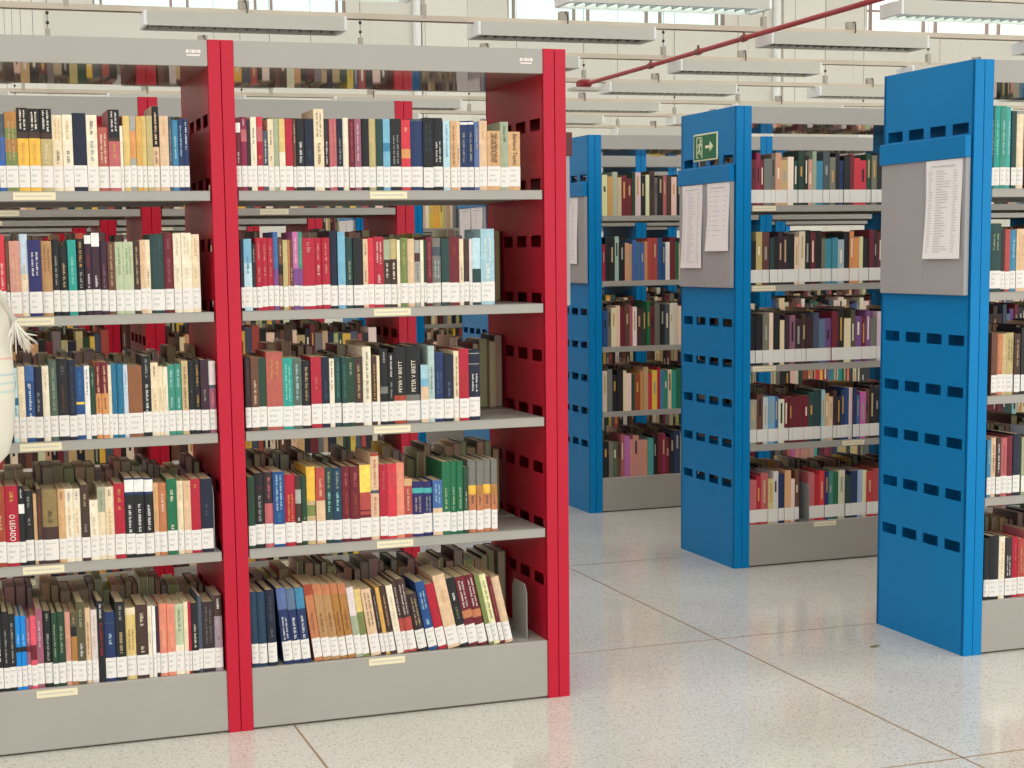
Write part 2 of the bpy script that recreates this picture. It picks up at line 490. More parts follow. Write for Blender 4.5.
def shelf_mesh():
    m = MB()
    x0, x1 = PW + 0.004, W - PW - 0.004
    m.bbox(x0, x1, 0.0, 0.245, -0.004, 0.0, 0.001)
    m.bbox(x0, x1, 0.0, 0.012, -0.028, -0.0005, 0.0015)
    m.box(x0, x1, 0.235, 0.245, -0.022, -0.004)
    m.box(x0, x0 + 0.004, 0.012, 0.235, -0.024, -0.004)
    m.box(x1 - 0.004, x1, 0.012, 0.235, -0.024, -0.004)
    return m.mesh('shelf', [GREY])
SHELF = shelf_mesh()
m = MB()
m.bbox(PW, W - PW, 0.003, D - 0.003, 0.006, BASE, 0.002)
PLINTH = m.mesh('plinth', [GREY])
m = MB(); m.box(PW + 0.01, W - PW - 0.01, 0.012, D - 0.012, 0.0, 0.006)
TOE = m.mesh('toe_strip', [SEAM])
m = MB()
m.bbox(PW, W - PW, 0.002, D - 0.002, 1.926, H - 0.001, 0.0015)
CANO = m.mesh('canopy', [CANOPY])
m = MB(); m.box(0, 0.113, -0.0012, 0, -0.0105, 0.0105, 0)
rr = random.Random(5)
x = 0.006
while x < 0.105:
    q = rr.uniform(0.003, 0.008); m.box(x, x + q, -0.0016, -0.0012, -0.002, 0.002, 1); x += q + 0.002
STICK = m.mesh('shelf_label', [STICKER, MARK])
m = MB()
for a, b in ((0, .008), (.011, .014), (.016, .025), (.027, .031), (.033, .041)):
    m.box(a, b, -0.0008, 0, 0.008, 0.017)
m.box(0.002, 0.039, -0.0008, 0, 0.0, 0.004)
EMBLEM = m.mesh('maker_emblem', [mat('emblem_white', lin('efe3dc'), 0.5)])
UP = {}
for nm, c in (('red', RED), ('blue', BLUE)):
    UP[nm] = (upright_mesh(True, c), upright_mesh(False, c), upright_mesh(True, c, True))

def bookcase(colour, x, y, label, left_end=False, right_end=False, stick=None, emblem=None, plain=False):
    o = empty('bookcase', (x, y, 0), label, 'bookcase', '%s steel bookcases' % colour)
    obj('upright', UP[colour][2 if (left_end and plain) else 0], None, o)
    obj('upright', UP[colour][1], None, o, (W - PW, 0, 0))
    if left_end:
        e = obj('end_panel', UP[colour][1], None, o, (-PW, 0, 0))
    if right_end:
        e = obj('end_panel', UP[colour][2], None, o, (W, 0, 0))
    p = obj('plinth', PLINTH, None, o)
    obj('toe_strip', TOE, None, p)
    if stick:
        obj('shelf_label', STICK, None, p, (stick[4], 0.003, 0.170))
    c = obj('canopy', CANO, None, o)
    if emblem is not None:
        obj('maker_emblem', EMBLEM, None, c, (emblem, 0.002, 1.954))
    for i, z in enumerate(SH):
        s = obj('shelf', SHELF, None, o, (0, 0.004, z))
        if stick:
            obj('shelf_label', STICK, None, s, (stick[i], 0.0, -0.0135))
        s = obj('shelf', SHELF, None, o, (0, D - 0.004, z))
        s.scale = (1, -1, 1)
    return o

bookcase('red', -W, 0.0, 'nearest red bookcase cut off at the picture edge, left of the middle red post', stick=[q + W for q in (-.5806, -.5987, -.5929, -.6001, -.5783)], emblem=W - .097)
bookcase('red', 0.0, 0.0, 'nearest red bookcase between the middle red post and the red end post', right_end=True, stick=[.428, .4327, .4252, .4271, .3941], emblem=.899)
RROW = [0.0, 1.61, 3.2, 4.8, 6.4, 8.0]
RN = ['', 'second', 'third', 'fourth', 'fifth', 'sixth']
for k in range(1, 6):
    bookcase('red', -W, RROW[k], 'red bookcase seen through gaps, left-hand one of the %s red row' % RN[k], stick=[.41] * 5)
    bookcase('red', 0.0, RROW[k], 'red bookcase seen through gaps, right-hand end of the %s red row' % RN[k], right_end=True, stick=[.42] * 5)
XB = 2.4755
BROW = [-0.04, 1.583, 3.186, 4.79, 6.4, 8.0, 9.6]
BN = ['nearest', 'second', 'third', 'fourth', 'fifth', 'sixth', 'seventh']
NB = [2, 2, 3, 3, 3, 2, 2]
BST = {0: [.62] * 5, 1: [.045, .045, .05, .50, .36]}
for k, y in enumerate(BROW):
    for j in range(NB[k]):
        if k == 0 and j == 0:
            lb = 'nearest blue bookcase at the right, its blank end panel carrying one paper list'
        elif k == 1 and j == 0:
            lb = 'blue bookcase under the green exit sign, two paper lists on its end'
        elif k == 2 and j == 0:
            lb = 'third blue bookcase from the camera, beside the red end post'
        else:
            lb = ('end blue bookcase at the aisle, %s blue row from the camera' % BN[k]) if j == 0 else 'blue bookcase, %s bay from the aisle in the %s blue row' % (OW[j], BN[k])
        bookcase('blue', XB + PW + j * W, y, lb, left_end=(j == 0), stick=BST.get(k), plain=(k == 0))

# notice boards on the row ends
def notice_board(x, y, bar, label, side=-1):
    """clipped to an end panel whose outer face is the plane x; side -1 looks to -x"""
    o = empty('notice_board', (x, y, 1.228), label, 'notice board', 'notice boards on the bookcase ends')
    m = MB()
    for a, b in ((0.012, 0.247), (0.249, 0.502)):
        m.bbox(-0.020, -0.0015, a, b, 0.0, 0.525, 0.002)
    b_ = obj('board', m, BOARD, o)
    m = MB(); m.bbox(-0.026, -0.0015, 0.008, 0.506, 0.455, 0.527, 0.002)
    h_ = obj('header_rail', m, bar, o, (-0.002, 0, 0))
    if side > 0:
        o.rotation_euler = (0, 0, PI)
    return o

def paper(x, y0, y1, z0, z1, label, lines, seed):
    """a hanging sheet in the plane x, slightly curled at the bottom"""
    rn = random.Random(seed)
    o = empty('paper_sheet', (x, y0, z0), label, 'paper', 'paper lists on the notice boards')
    m = MB(); n = 10; wd = y1 - y0; hh = z1 - z0
    def off(t, s_):
        return -0.0015 - 0.010 * (1 - t) ** 2 * (0.4 + 0.6 * s_) - 0.002 * math.sin(5 * t + 2 * s_)
    for i in range(n):
        for j in range(4):
            t0, t1, s0, s1 = i / n, (i + 1) / n, j / 4, (j + 1) / 4
            m.quad((off(t0, s0), s0 * wd, t0 * hh), (off(t1, s0), s0 * wd, t1 * hh), (off(t1, s1), s1 * wd, t1 * hh), (off(t0, s1), s1 * wd, t0 * hh))
    obj('sheet', m, PAPER, o)
    m = MB(); z = hh - 0.022
    cols = [(0.80, 0.93), (0.30, 0.72), (0.10, 0.24)]
    m.box(off(z / hh, .5) - 0.0022, off(z / hh, .5) - 0.0012, wd * 0.2, wd * 0.85, z, z + 0.004); z -= 0.016
    for i in range(lines):
        if z < 0.02:
            break
        for a, b in cols:
            b2 = b - (b - a) * rn.uniform(0.0, 0.6); t = z / hh; c = (a + b) / 2
            xx = min(off(t, a), off(t, b)) - 0.0006
            m.box(xx - 0.0004, xx, wd * (a + b - b2), wd * b, z, z + 0.0025)
        z -= hh / (lines + 4)
    obj('printed_list', m, LMARK, o)
    return o

E_X = XB - 0.0
def xend(k):
    return XB
notice_board(XB, BROW[0], BLUE, 'grey board with blue header rail and one list on the nearest blue bookcase')
notice_board(XB, BROW[1], BLUE, 'grey board with blue header rail and two lists under the exit sign')
notice_board(XB, BROW[2], BLUE, 'narrow-looking grey board with blue header rail next to the red end post')
notice_board(XB, BROW[3], BLUE, 'grey board with two white lists glimpsed through the red bookcase')
notice_board(XB, BROW[5], BLUE, 'small far-off grey board with two white lists, behind the red bookcases')
notice_board(W + PW, D, mat('header_shaded_red', lin('5a1c22'), 0.5), 'grey board edge poking out beyond the red end post', side=1)  # red header rail, the shade on its edge put into the darker colour
paper(XB - 0.021, BROW[0] + 0.030, BROW[0] + 0.228, 1.350, 1.681, 'white printed list on the board of the nearest blue bookcase', 34, 1)
paper(XB - 0.021, BROW[1] + 0.272, BROW[1] + 0.464, 1.313, 1.681, 'longer white list on the board under the exit sign', 36, 2)
paper(XB - 0.021, BROW[1] + 0.020, BROW[1] + 0.222, 1.387, 1.681, 'shorter white list on the board under the exit sign', 10, 3)
paper(XB - 0.021, BROW[2] + 0.10, BROW[2] + 0.46, 1.33, 1.681, 'white list on the board next to the red end post', 30, 4)
paper(XB - 0.021, BROW[3] + 0.26, BROW[3] + 0.47, 1.30, 1.681, 'longer white list glimpsed through the red bookcase', 20, 5)
paper(XB - 0.021, BROW[3] + 0.03, BROW[3] + 0.24, 1.38, 1.681, 'shorter white list glimpsed through the red bookcase', 20, 6)

paper(XB - 0.021, BROW[5] + 0.26, BROW[5] + 0.47, 1.30, 1.681, 'longer white list on the far-off board behind the red bookcases', 20, 7)
paper(XB - 0.021, BROW[5] + 0.03, BROW[5] + 0.24, 1.38, 1.681, 'shorter white list on the far-off board behind the red bookcases', 20, 8)
# green exit sign: running figure in a doorway and an arrow
o = empty('exit_sign', (XB, BROW[1], 1.785), 'green and cream exit sign with running figure and arrow on blue end panel', 'sign')
m = MB(); m.bbox(-0.006, -0.0005, 0.163, 0.389, 0.0, 0.120, 0.0015); obj('border', m, SIGNC, o)
m = MB(); m.box(-0.0072, -0.006, 0.171, 0.381, 0.007, 0.113); obj('green_field', m, SIGNG, o)
def sp(poly):
    """polygon in sign space (u to the right as seen, v up, metres)"""
    mm.loft([[(-0.0072, 0.381 - a, b) for a, b in poly], [(-0.0084, 0.381 - a, b) for a, b in poly]])
mm = MB(); sp([(.110, .054), (.152, .054), (.152, .038), (.184, .060), (.152, .082), (.152, .066), (.110, .066)]); obj('arrow', mm, SIGNC, o)
mm = MB()
sp([(.026, .014), (.031, .014), (.031, .106), (.026, .106)]); sp([(.026, .101), (.080, .101), (.080, .106), (.026, .106)])
sp([(.075, .014), (.080, .014), (.080, .106), (.075, .106)]); sp([(.026, .014), (.042, .014), (.042, .019), (.026, .019)])
obj('doorway', mm, SIGNC, o)
mm = MB()
sp([(.062 + .007 * math.cos(t), .090 + .007 * math.sin(t)) for t in [2 * PI * q / 12 for q in range(12)]])
sp([(.046, .052), (.055, .050), (.066, .078), (.056, .082)])
sp([(.055, .080), (.038, .072), (.036, .060), (.041, .060), (.043, .069), (.058, .076)])
sp([(.060, .078), (.070, .066), (.078, .070), (.077, .074), (.071, .072), (.064, .082)])
sp([(.048, .055), (.055, .051), (.064, .042), (.062, .026), (.056, .026), (.058, .039), (.046, .050)])
sp([(.046, .054), (.051, .049), (.044, .036), (.033, .032), (.032, .037), (.041, .041)])
obj('running_figure', mm, SIGNC, o)

# ------------------------------------------------------------------ books of the nearest bookcases, one by one
ROWS = """L0|-612,18.0,208,0,slate/cobalt:.45-1!grey>.1-.9;-594,31.3,214,0,bronze/moss:.3-.5/moss:.75-1!sand>.1-.9;-562,30.1,226,0,yolk/black:0-.42/umber:.42-.53!white>.03-.4!orange>.58-.97;-531,28.9,224,0,yolk/black:0-.41/umber:.41-.52!white>.03-.4!gold>.58-.97;-502,33.0,224,0,khaki/black:0-.42/umber:.42-.53!white>.03-.4!cream>.58-.97;-469,27.8,207,0,cream!gold>.1-.5!black>.68-.98;-441,26.5,208,0,ivory!gold>.1-.5!black>.68-.98;-414,36.1,213,0,ink;-377,29.5,208,0,ivory!black>.1-.4!steel>.5-.95;-347,29.6,175,0,terra!ivory>.15-.95;-317,31.1,224,0,rose/black:0-.5/umber:.5-.56!white>.03-.4!gold>.6-.9;-286,7.9,179,0,ivory;-277,18.9,207,0,khakiyellow;-258,16.2,207,0,orange/ash:0-.3/ash:.85-1;-241,14.8,206,0,amber;-226,13.5,207,0,khakiyellow!gold>.1-.5;-212,16.3,208,0,khaki;-196,19.1,235,0,peach/black:0-.68!peach>.1-.66!umber>.75-.98;-176,24.8,208,0,peach!tan>.1-.4;-151,9.4,206,0,slate!ash>.2-.9;-141,16.4,197,0,steelblue!ice>.3-.9;-124,13.7,200,0,navy!ice>.1-.8;-110,15.1,201,0,navy!white>.05-.7
L1|-628,19.5,225,0,red!ivory>.5-.95;-608,8.9,208,0,brown!sand>.85-.97;-598,28.9,208,0,salmon!peach>.3-.9;-569,21.0,227,0,paleblue/cream:.7-1!sand>.5-.8;-548,34.5,210,0,indigo!white>.2-.7;-513,29.2,207,0,tanbrown!brown>.1-.6;-483,18.5,210,0,black!ash>.3-.9;-464,22.6,194,0,black!sand>.35-.95;-441,22.7,209,0,teal!mint>.3-.9;-418,22.8,228,0,black/rust:0-.1!gold>.15-.6!ash>.65-.98;-395,18.8,222,0,wineblack/white:0-.16!crimson>.35-.6!white>.7-.98;-376,21.6,228,0,wineblack/white:0-.24!white>.74-.99;-354,21.6,205,0,wineblack!mauve>.45-.97;-332,18.9,202,0,brown!sand>.05-.95;-312,23.1,202,0,palegreen!moss>.08-.7;-289,27.4,202,0,palegreen!moss>.08-.7;-261,17.7,204,0,umber!sand>.05-.9;-243,15.0,207,0,peach!tan>.2-.8;-228,13.6,207,0,cream!brown>.6-.95;-214,37.5,223,0,inkgreen!slate>.05-.9;-176,26.4,226,0,maroon!mauve>.1-.3!mauve>.42-.9;-149,22.3,224,0,ivory!sand>.06-.4!sand>.62-.9;-126,28.0,225,0,ivory!sand>.06-.4!sand>.62-.85;-98,23.8,221,0,cream!tan>.06-.4!tan>.62-.85
L2|-606,15.7,208,0,ice/tealblue:.6-.75!tealblue>.1-.5!black>.78-.98;-590,18.4,211,0,cream;-571,23.9,213,0,blue/royal:0-.3!white>.33-.99=grandes d;-547,21.3,209,0,ink!ash>.5-.9;-525,18.6,211,0,ivory!sand>.1-.5;-506,22.7,227,0,slategreen!sage>.1-.9;-483,28.3,229,0,black!grey>.1-.3!brown>.4-.95;-454,20.2,225,0,ink!slate>.05-.95;-434,23.0,205,0,blue/yellow:.73-.78!steelblue>.1-.6;-410,14.8,207,0,white!black>.05-.6;-395,14.8,203,0,forest!sage>.1-.4;-380,16.2,217,0,orange/maroon:0-.6!peach>.05-.6!maroon>.67-.95;-363,17.6,216,0,orange/maroon:0-.6!peach>.05-.6!maroon>.67-.95;-345,9.3,207,0,cream;-336,14.9,210,0,tealblue!steelblue>.1-.7;-320,17.8,209,0,tealblue!steelblue>.1-.7;-302,12.2,206,0,paleblue!steelblue>.1-.5;-290,40.3,202,0,chestnut;-249,23.6,229,0,black!ash>.05-.4!white>.5-1;-225,20.8,209,0,cream!brown>.05-.3!gold>.62-.95;-204,12.4,197,0,cream!sand>.4-.95;-191,13.8,196,0,ivory!sand>.4-.95;-177,19.5,201,0,seagreen!ice>.1-.5!ice>.7-.95;-157,18.2,203,0,seagreen!ice>.1-.5!ice>.7-.95;-138,18.2,211,0,sand!brown>.1-.5!brown>.5-.97;-119,16.8,211,0,black!grey>.6-.65;-102,18.3,213,0,black!gold>.08-.55!gold>.68-.95;-84,22.7,212,0,wineblack!ash>.6-.85;-60,19.9,208,0,pinkwhite/slate:.5-.56/mauve:.56-1!red>.65-.9
L3|-667,26.5,226,0,rust!gold>.05-.3!peach>.5-.8;-640,36.1,227,0,crimson!gold>.1-.3!white>.5-.98=O LEGADO;-604,15.9,225,0,black/white:.33-.5!white>.05-.25;-588,22.7,210,0,black!ash>.1-.35!ash>.55-.7;-564,9.1,201,0,tan!sand>.4-.9;-555,14.6,214,0,umber!rust>.1-.9;-540,42.1,209,0,khakibrown/umber:.75-1!umber>.4-.7;-497,20.2,210,0,tan!brown>.05-.25;-477,21.7,209,0,ivory!steel>.05-.25!gold>.35-.95;-455,20.4,208,0,ivory!steel>.05-.25!gold>.35-.95;-434,23.2,218,0,umber!sand>.15-.45!ash>.75-.95;-410,23.3,173,0,ivory!sand>.1-.2!sand>.45-.95;-387,20.6,209,0,cream/sage:0-.52!slate>.05-.5;-366,24.8,208,0,cream!black>.05-.25!gold>.4-.98;-341,29.1,216,0,crimson!gold>.1-.22!gold>.28-.38!gold>.45-.52;-311,26.4,230,0,black/navy:0-.3/white:.03-.25!white>.45-.98;-284,26.5,229,0,black/navy:0-.3/white:.03-.25!white>.45-.98;-257,26.6,227,0,black/navy:0-.3/white:.03-.25!white>.45-.98;-230,13.9,212,0,tan!gold>.1-.9;-216,23.9,210,0,clay!ivory>.2-.6;-192,28.3,220,0,green!ivory>.2-.45!ivory>.88-.98;-163,18.3,213,0,cream!sand>.05-.4;-144,21.3,212,0,peach!tan>.05-.4;-123,27.1,216,0,crimson!gold>.1-.2;-95,34.5,215,0,ink!slate>.5-.8
L4|-681,15.9,226,0,black!white>.1-.9;-664,17.2,228,0,black!ash>.3-.95;-647,18.7,221,0,black!ash>.1-.95;-628,13.2,213,0,azure/black:.62-.72!ice>.35-.6;-614,14.6,212,0,azure/black:.62-.72!ice>.35-.6;-599,10.6,205,0,mauve/maroon:.6-.72!pinkwhite>.3-.55;-588,16.1,210,0,coralpink/maroon:.6-.9;-572,18.9,228,0,mauve!pinkwhite>.2-.7;-552,23.0,221,0,black!sage>.05-.2!ash>.4-.95;-529,14.8,213,0,forest!sage>.2-.9;-514,21.8,215,0,forest!sage>.25-.85;-492,14.9,213,0,salmon!tan>.2-.9;-476,16.3,212,0,bronze/olive:0-.3/black:.3-.5!sand>.1-.25;-460,23.4,239,0,olive!sage>.1-.45!white>.7-.95;-436,15.0,220,0,peach!brown>.2-.9;-420,17.9,213,0,pinkwhite!sand>.1-.8;-402,19.3,237,0,black!white>.05-.3!crimson>.35-.95*n;-382,30.7,203,0,navy/slate:.23-.25!ice>.45-.75;-351,28.0,230,0,black!ash>.05-.35!sand>.55-.95;-323,29.5,210,0,khakiyellow/cream:0-.15!olive>.4-.9;-293,33.9,216,0,umber!ivory>.15-.45!ivory>.82-.97;-259,11.1,211,0,ivory!sand>.2-.8;-247,9.7,210,0,white;-237,9.7,209,0,wineblack;-227,22.7,214,0,coral!salmon>.1-.4!peach>.5-.9;-204,22.7,212,0,coral!salmon>.1-.4!peach>.5-.9;-181,24.3,210,0,palegreen/ivory:.86-1!olive>.1-.6;-156,12.7,214,0,cream;-143,8.3,213,0,crimson;-134,20.0,209,0,black!ivory>.45-.97;-114,11.3,228,0,slate;-102,34.8,209,0,umberblack!grey>.1-.9;-67,23.2,227,0,mauvegrey/umber:0-.4!white>.05-.3!black>.78-.86
R0|38,14.7,205,0,maroon/white:.1-.3!white>.7-.95;54,16.9,208,0,wine/rose:.25-.5!pinkwhite>.05-.2;71,11.2,200,0,umberblack;82,17.0,208,0,ivory!black>.2-.55!sand>.75-.95;100,17.0,209,0,red/rose:.2-.5/crimson:.5-1!yellow>.78-.86;117,14.1,169,0,slate!white>.2-.9;132,17.1,203,0,cream!black>.2-.6!brown>.78-.9;149,14.2,204,0,sage;164,17.2,204,0,khakiyellow/ivory:.7-1;181,23.1,204,0,crimson;205,8.4,204,0,brown!pinkwhite>.1-.5;214,26.1,204,0,black!white>.45-.97;240,26.2,205,0,ink!slate>.65-.85;267,29.3,233,0,cream!brown>.05-.5!brown>.55-.97;297,14.5,205,0,umberblack!white>.45-.97;312,11.5,205,0,rose!salmon>.1-.9;323,11.6,206,0,rose!salmon>.1-.9;335,17.6,206,0,ink!ash>.4-.95;353,17.6,209,0,ivory;371,16.2,206,0,maroon!rose>.05-.9;388,19.2,206,0,mauve!pinkwhite>.05-.9;408,23.8,207,0,inkblack;432,20.9,207,0,khaki;453,20.9,207,0,inkgreen;474,21.0,207,0,sky/steelblue:.5-.68;496,33.3,208,0,black!ash>.3-.95;530,27.3,205,0,red/orange:.62-.82!peach>.15-.3;557,39.8,208,0,navy/slate:0-.05;597,30.7,212,0,black!slate>.1-.7;628,30.8,212,0,black!white>.45-.9;660,21.5,204,0,ice!steelblue>.08-.8;682,18.4,204,0,tan!brown>.05-.97;700,12.2,204,0,peach!slate>.6-.95;713,21.7,204,0,navy/white:.03-.08!sage>.2-.9;735,21.7,205,0,navy/white:.03-.08!sage>.2-.9;757,15.4,202,0,slateblue!sand>.1-.6;773,25.0,205,0,peach!amber>.1-.4;798,41.1,176,0,tan!black>.05-.9!brown>.05-.9;840,25.2,203,0,sage!forest>.08-.45;865,38.2,174,0,tan!black>.05-.97=Barbara Taylor
R1|42,9.8,204,0,ink;52,22.9,206,0,sky/ice:.5-1!navy>.35-.75;75,11.3,192,0,umberblack!sand>.1-.45;87,17.1,209,0,crimson!salmon>.1-.45!salmon>.58-.9;104,17.2,209,0,crimson!salmon>.15-.5!salmon>.58-.8;122,15.8,208,0,crimson!salmon>.15-.5!salmon>.58-.8;138,14.3,225,0,royal/purple:.68-1!steelblue>.1-.6;153,12.9,205,0,brown/black:.55-.75!cream>.1-.4;166,14.4,202,0,khaki;181,5.5,202,0,clay;187,8.5,202,0,brown!cream>.6-.9;196,15.9,225,0,mauvepink/purple:.68-1!pinkwhite>.1-.6;212,11.5,225,0,seagreen/purple:.68-1!sage>.1-.6;224,36.9,207,0,crimson!salmon>.08-.35;261,20.6,207,0,crimson!salmon>.1-.5!ivory>.55-.8;282,23.6,207,0,crimson!salmon>.1-.5!salmon>.55-.8;306,23.7,227,0,ink;330,22.3,223,0,sky;353,22.3,206,0,inkgreen!sage>.5-.9;376,30.0,205,0,black;406,14.9,202,0,peach!umber>.1-.35!umber>.7-.95;421,17.9,205,0,red;440,28.7,208,0,crimson!pinkwhite>.08-.6!pinkwhite>.8-.97;469,19.6,199,0,sage/umber:.45-1!ivory>.5-.9;489,21.2,201,0,khaki/umber:.45-1!ivory>.5-.9;510,8.9,198,0,ivory;520,22.8,204,0,moss!khaki>.1-.6;543,21.4,201,0,peach!cream>.2-.6;565,16.7,197,0,ash/umber:.3-.5!slate>.5-.95;582,10.5,197,0,ivory;593,7.4,197,0,forest;601,18.4,206,0,maroon!rose>.1-.9;619,27.9,203,0,grey/slate:.2-.4!ice>.5-.9;648,24.8,202,0,inkgreen;673,31.2,205,0,maroon!rust>.2-.4;705,13.9,199,0,cream!brown>.6-.95;719,17.1,199,0,umber;736,9.2,198,0,pinkwhite;746,26.7,201,0,ice/inkgreen:.7-1;773,42.9,228,0,skypale!white>.15-.6!white>.65-.98
R2|44,17.2,213,0,umberblack!brown>.1-.8;62,23.1,213,0,brown!cream>.45-.95;85,21.7,212,0,forest;108,48.5,228,0,terra!gold>.12-.5;156,29.4,209,0,teal!mint>.1-.9;186,26.5,208,0,slategreen!ice>.1-.9;213,26.6,199,0,black!sand>.1-.9;240,31.3,209,0,crimson!rose>.4-.7;272,23.8,208,0,ink!slate>.5-.9;296,14.8,202,0,ivory!black>.05-.7;311,20.9,207,0,inkgreen!seagreen>.1-.9;333,16.4,206,0,inkgreen!seagreen>.1-.9;349,22.5,203,0,forest!sage>.1-.4;372,25.7,205,0,umber!sand>.1-.9;398,25.8,234,0,ivory!black>.05-.95;425,16.6,203,0,umber!gold>.1-.95;441,8.9,206,0,cream;451,24.4,226,0,black/grey:.72-.85!ash>.05-.3;476,18.2,213,0,black!white>.05-.5!ash>.6-.97;494,37.0,230,0,black/rust:.9-1!ivory>.25-.84=PETER V BRETT;532,45.1,232,0,black/grey:.9-1!ivory>.25-.84=PETER V BRETT;577,23.2,174,0,sky/skypale:0-.4/peach:.62-1;601,20.1,230,0,icegreen!slate>.4-.9;621,29.7,211,0,navy!steel>.4-.9;651,29.8,201,0,ink!steel>.6-.95;682,17.2,212,0,cream!brown>.1-.4!black>.4-.97;699,30.0,218,0,crimson!rust>.5-.9;730,35.0,214,0,ink/ash:.07-.085/ash:.29-.305!white>.5-.9
R3|43,20.3,213,0,forest!umber>.1-.6;63,29.3,223,0,black!maroon>.25-.35!ash>.4-.95;93,24.9,224,0,rose/umberblack:0-.6!rose>.1-.5;118,34.0,223,0,blue!ice>.05-.75!steelblue>.8-.97;153,31.2,213,0,crimson!gold>.4-.97;184,17.7,209,0,umber/ash:.3-.6!white>.9-.97;203,16.2,207,0,forest!ash>.9-.97;219,26.9,232,0,yolk/sand:.62-1/moss:.7-.9;247,27.0,228,0,brick/peach:.62-1!peach>.2-.55;274,24.0,228,0,inkgreen!sage>.05-.4!mint>.45-.85;298,27.2,225,0,tealink!sage>.05-.4!mint>.45-.85;326,25.7,228,0,maroon!rose>.1-.4!rust>.5-.95;352,28.9,226,0,maroon!rose>.1-.4!rust>.5-.95;381,33.7,229,0,brick/lemon:0-.52/maroon:.85-.88/maroon:.94-1;415,26.0,263,0,peach/rust:0-.05/slate:.58-.63!brick>.1-.55!brick>.67-.97;442,24.6,227,0,crimson!rose>.1-.5;467,27.8,227,0,red!rose>.1-.5;495,23.2,229,0,coral!peach>.1-.5;519,24.8,179,0,brick/tan:0-.2!peach>.25-.9;544,36.0,169,0,indigo/turq:.2-.36!sand>.45-.98;580,28.2,167,0,indigo/turq:.2-.36!sage>.45-.98;609,29.9,169,0,royal/peach:.85-1!ice>.1-.7;639,25.2,224,0,green!palegreen>.5-.97;665,20.5,225,0,green!palegreen>.5-.97;686,20.5,224,0,green!palegreen>.5-.97;707,15.7,205,0,forest!palegreen>.55-.97;723,27.1,224,0,grey/yolk:.5-.68/clay:.68-1!umber>.7-.9;750,20.7,222,0,grey/bronze:.5-.68/clay:.68-1!umber>.7-.9;771,25.7,226,0,grey/yolk:.5-.68/clay:.68-1!umber>.7-.9;797,19.2,224,0,grey/bronze:.5-.68/clay:.68-1!umber>.7-.9
R4|42,20.5,227,1,tealink!slate>.15-.8;63,26.8,225,1,tealink!slate>.15-.8;92,26.7,229,1.5,ink!slate>.1-.6!grey>.72-.9;138,28.4,232,5,navy/slateblue:0-.4!white>.52-.97;167,27.1,228,5,navy/steel:0-.4!white>.52-.97;194,25.7,229,5,navy/steelblue:0-.4!white>.52-.97;231,25.7,237,7.5,clay/rust:0-.2!brown>.5-.9;258,25.8,235,7.5,tanbrown/clay:0-.2!brown>.5-.9;284,25.9,233,7.5,tanbrown/clay:0-.2!brown>.5-.9;311,23.1,234,7.5,bronze/clay:0-.2!brown>.5-.9;335,23.1,232,7.5,bronze/clay:0-.2!brown>.5-.9;359,21.7,218,7.5,pinkwhite/sage:.6-1;381,20.3,210,7.5,khakiyellow/moss:.5-1!brown>.6-.9;406,30.7,208,8.5,peach!black>.05-.85;439,13.0,207,9,umberblack!ash>.1-.9;453,13.0,212,9,amber;467,19.0,214,9,umber!tan>.2-.9;489,20.5,215,9.5,ivory!sand>.2-.9;510,13.1,229,9.5,umber/brick:.75-1!pinkwhite>.1-.7;524,28.1,231,9.5,umber/brick:.75-1!pinkwhite>.1-.7;556,29.6,182,10.5,umberblack!sand>.1-.9;589,28.2,218,11,blue!ice>.2-.6!ice>.8-.95;620,28.2,209,11.5,crimson;651,38.9,235,12,peach!tan>.3-.55;691,26.9,223,12,black!white>.3-.5!moss>.6-.85;720,31.6,224,12,maroon/clay:.7-.86!white>.06-.65;752,30.2,228,12,maroon/clay:.7-.86!white>.06-.65;785,14.9,229,12.3,moss;801,21.1,227,12.3,lemonpale!olive>.05-.95;823,13.5,220,12.3,maroon!rose>.2-.9;839,25.9,215,12.5,peach!pinkwhite>.1-.5
B0|2552,14.8,267,0,forest!sage>.2-.8;2567,23.2,271,0,teal!mint>.2-.8;2590,23.3,271,0,seagreen!ice>.2-.8;2614,19.4,268,0,turq!ice>.2-.8;2634,19.5,255,0,inkgreen;2654,31.5,246,0,cream
B1|2560,43.3,226,0,inkgreen!sage>.2-.6;2604,15.5,210,0,umberblack;2620,19.6,209,0,brick;2640,23.6,206,0,steelblue!ice>.2-.7;2664,35.7,209,0,peach!tan>.1-.9
B2|2574,23.6,212,0,brown;2598,19.6,208,0,clay!tan>.1-.9;2618,15.7,207,0,sand;2634,31.8,210,0,khaki!umber>.1-.7;2666,23.8,206,0,umber!sand>.1-.8
B3|2567,15.7,197,0,steelblue!ice>.2-.7;2583,19.7,203,0,peach!black>.1-.9;2603,19.8,202,0,umber!white>.1-.9;2624,23.9,201,0,rose!brown>.1-.9;2648,24.0,206,0,maroon;2672,28.1,212,0,ink!slate>.2-.9
B4|2565,19.8,213,0,black;2585,40.2,221,0,inkblack;2625,24.1,216,0,ivory!gold>.1-.9;2650,28.2,210,0,umberblack!white>.4-.97;2678,24.2,212,0,crimson!rose>.2-.6;2703,32.5,203,0,brick!tan>.2-.9"""

def spine_curve(wd, hard, d=0.0):
    b = min(0.0045, 0.16 * wd) if hard else min(0.0012, 0.08 * wd)
    n = 6
    return [(wd * i / n, b * (2 * i / n - 1) ** 2 - d) for i in range(n + 1)], b

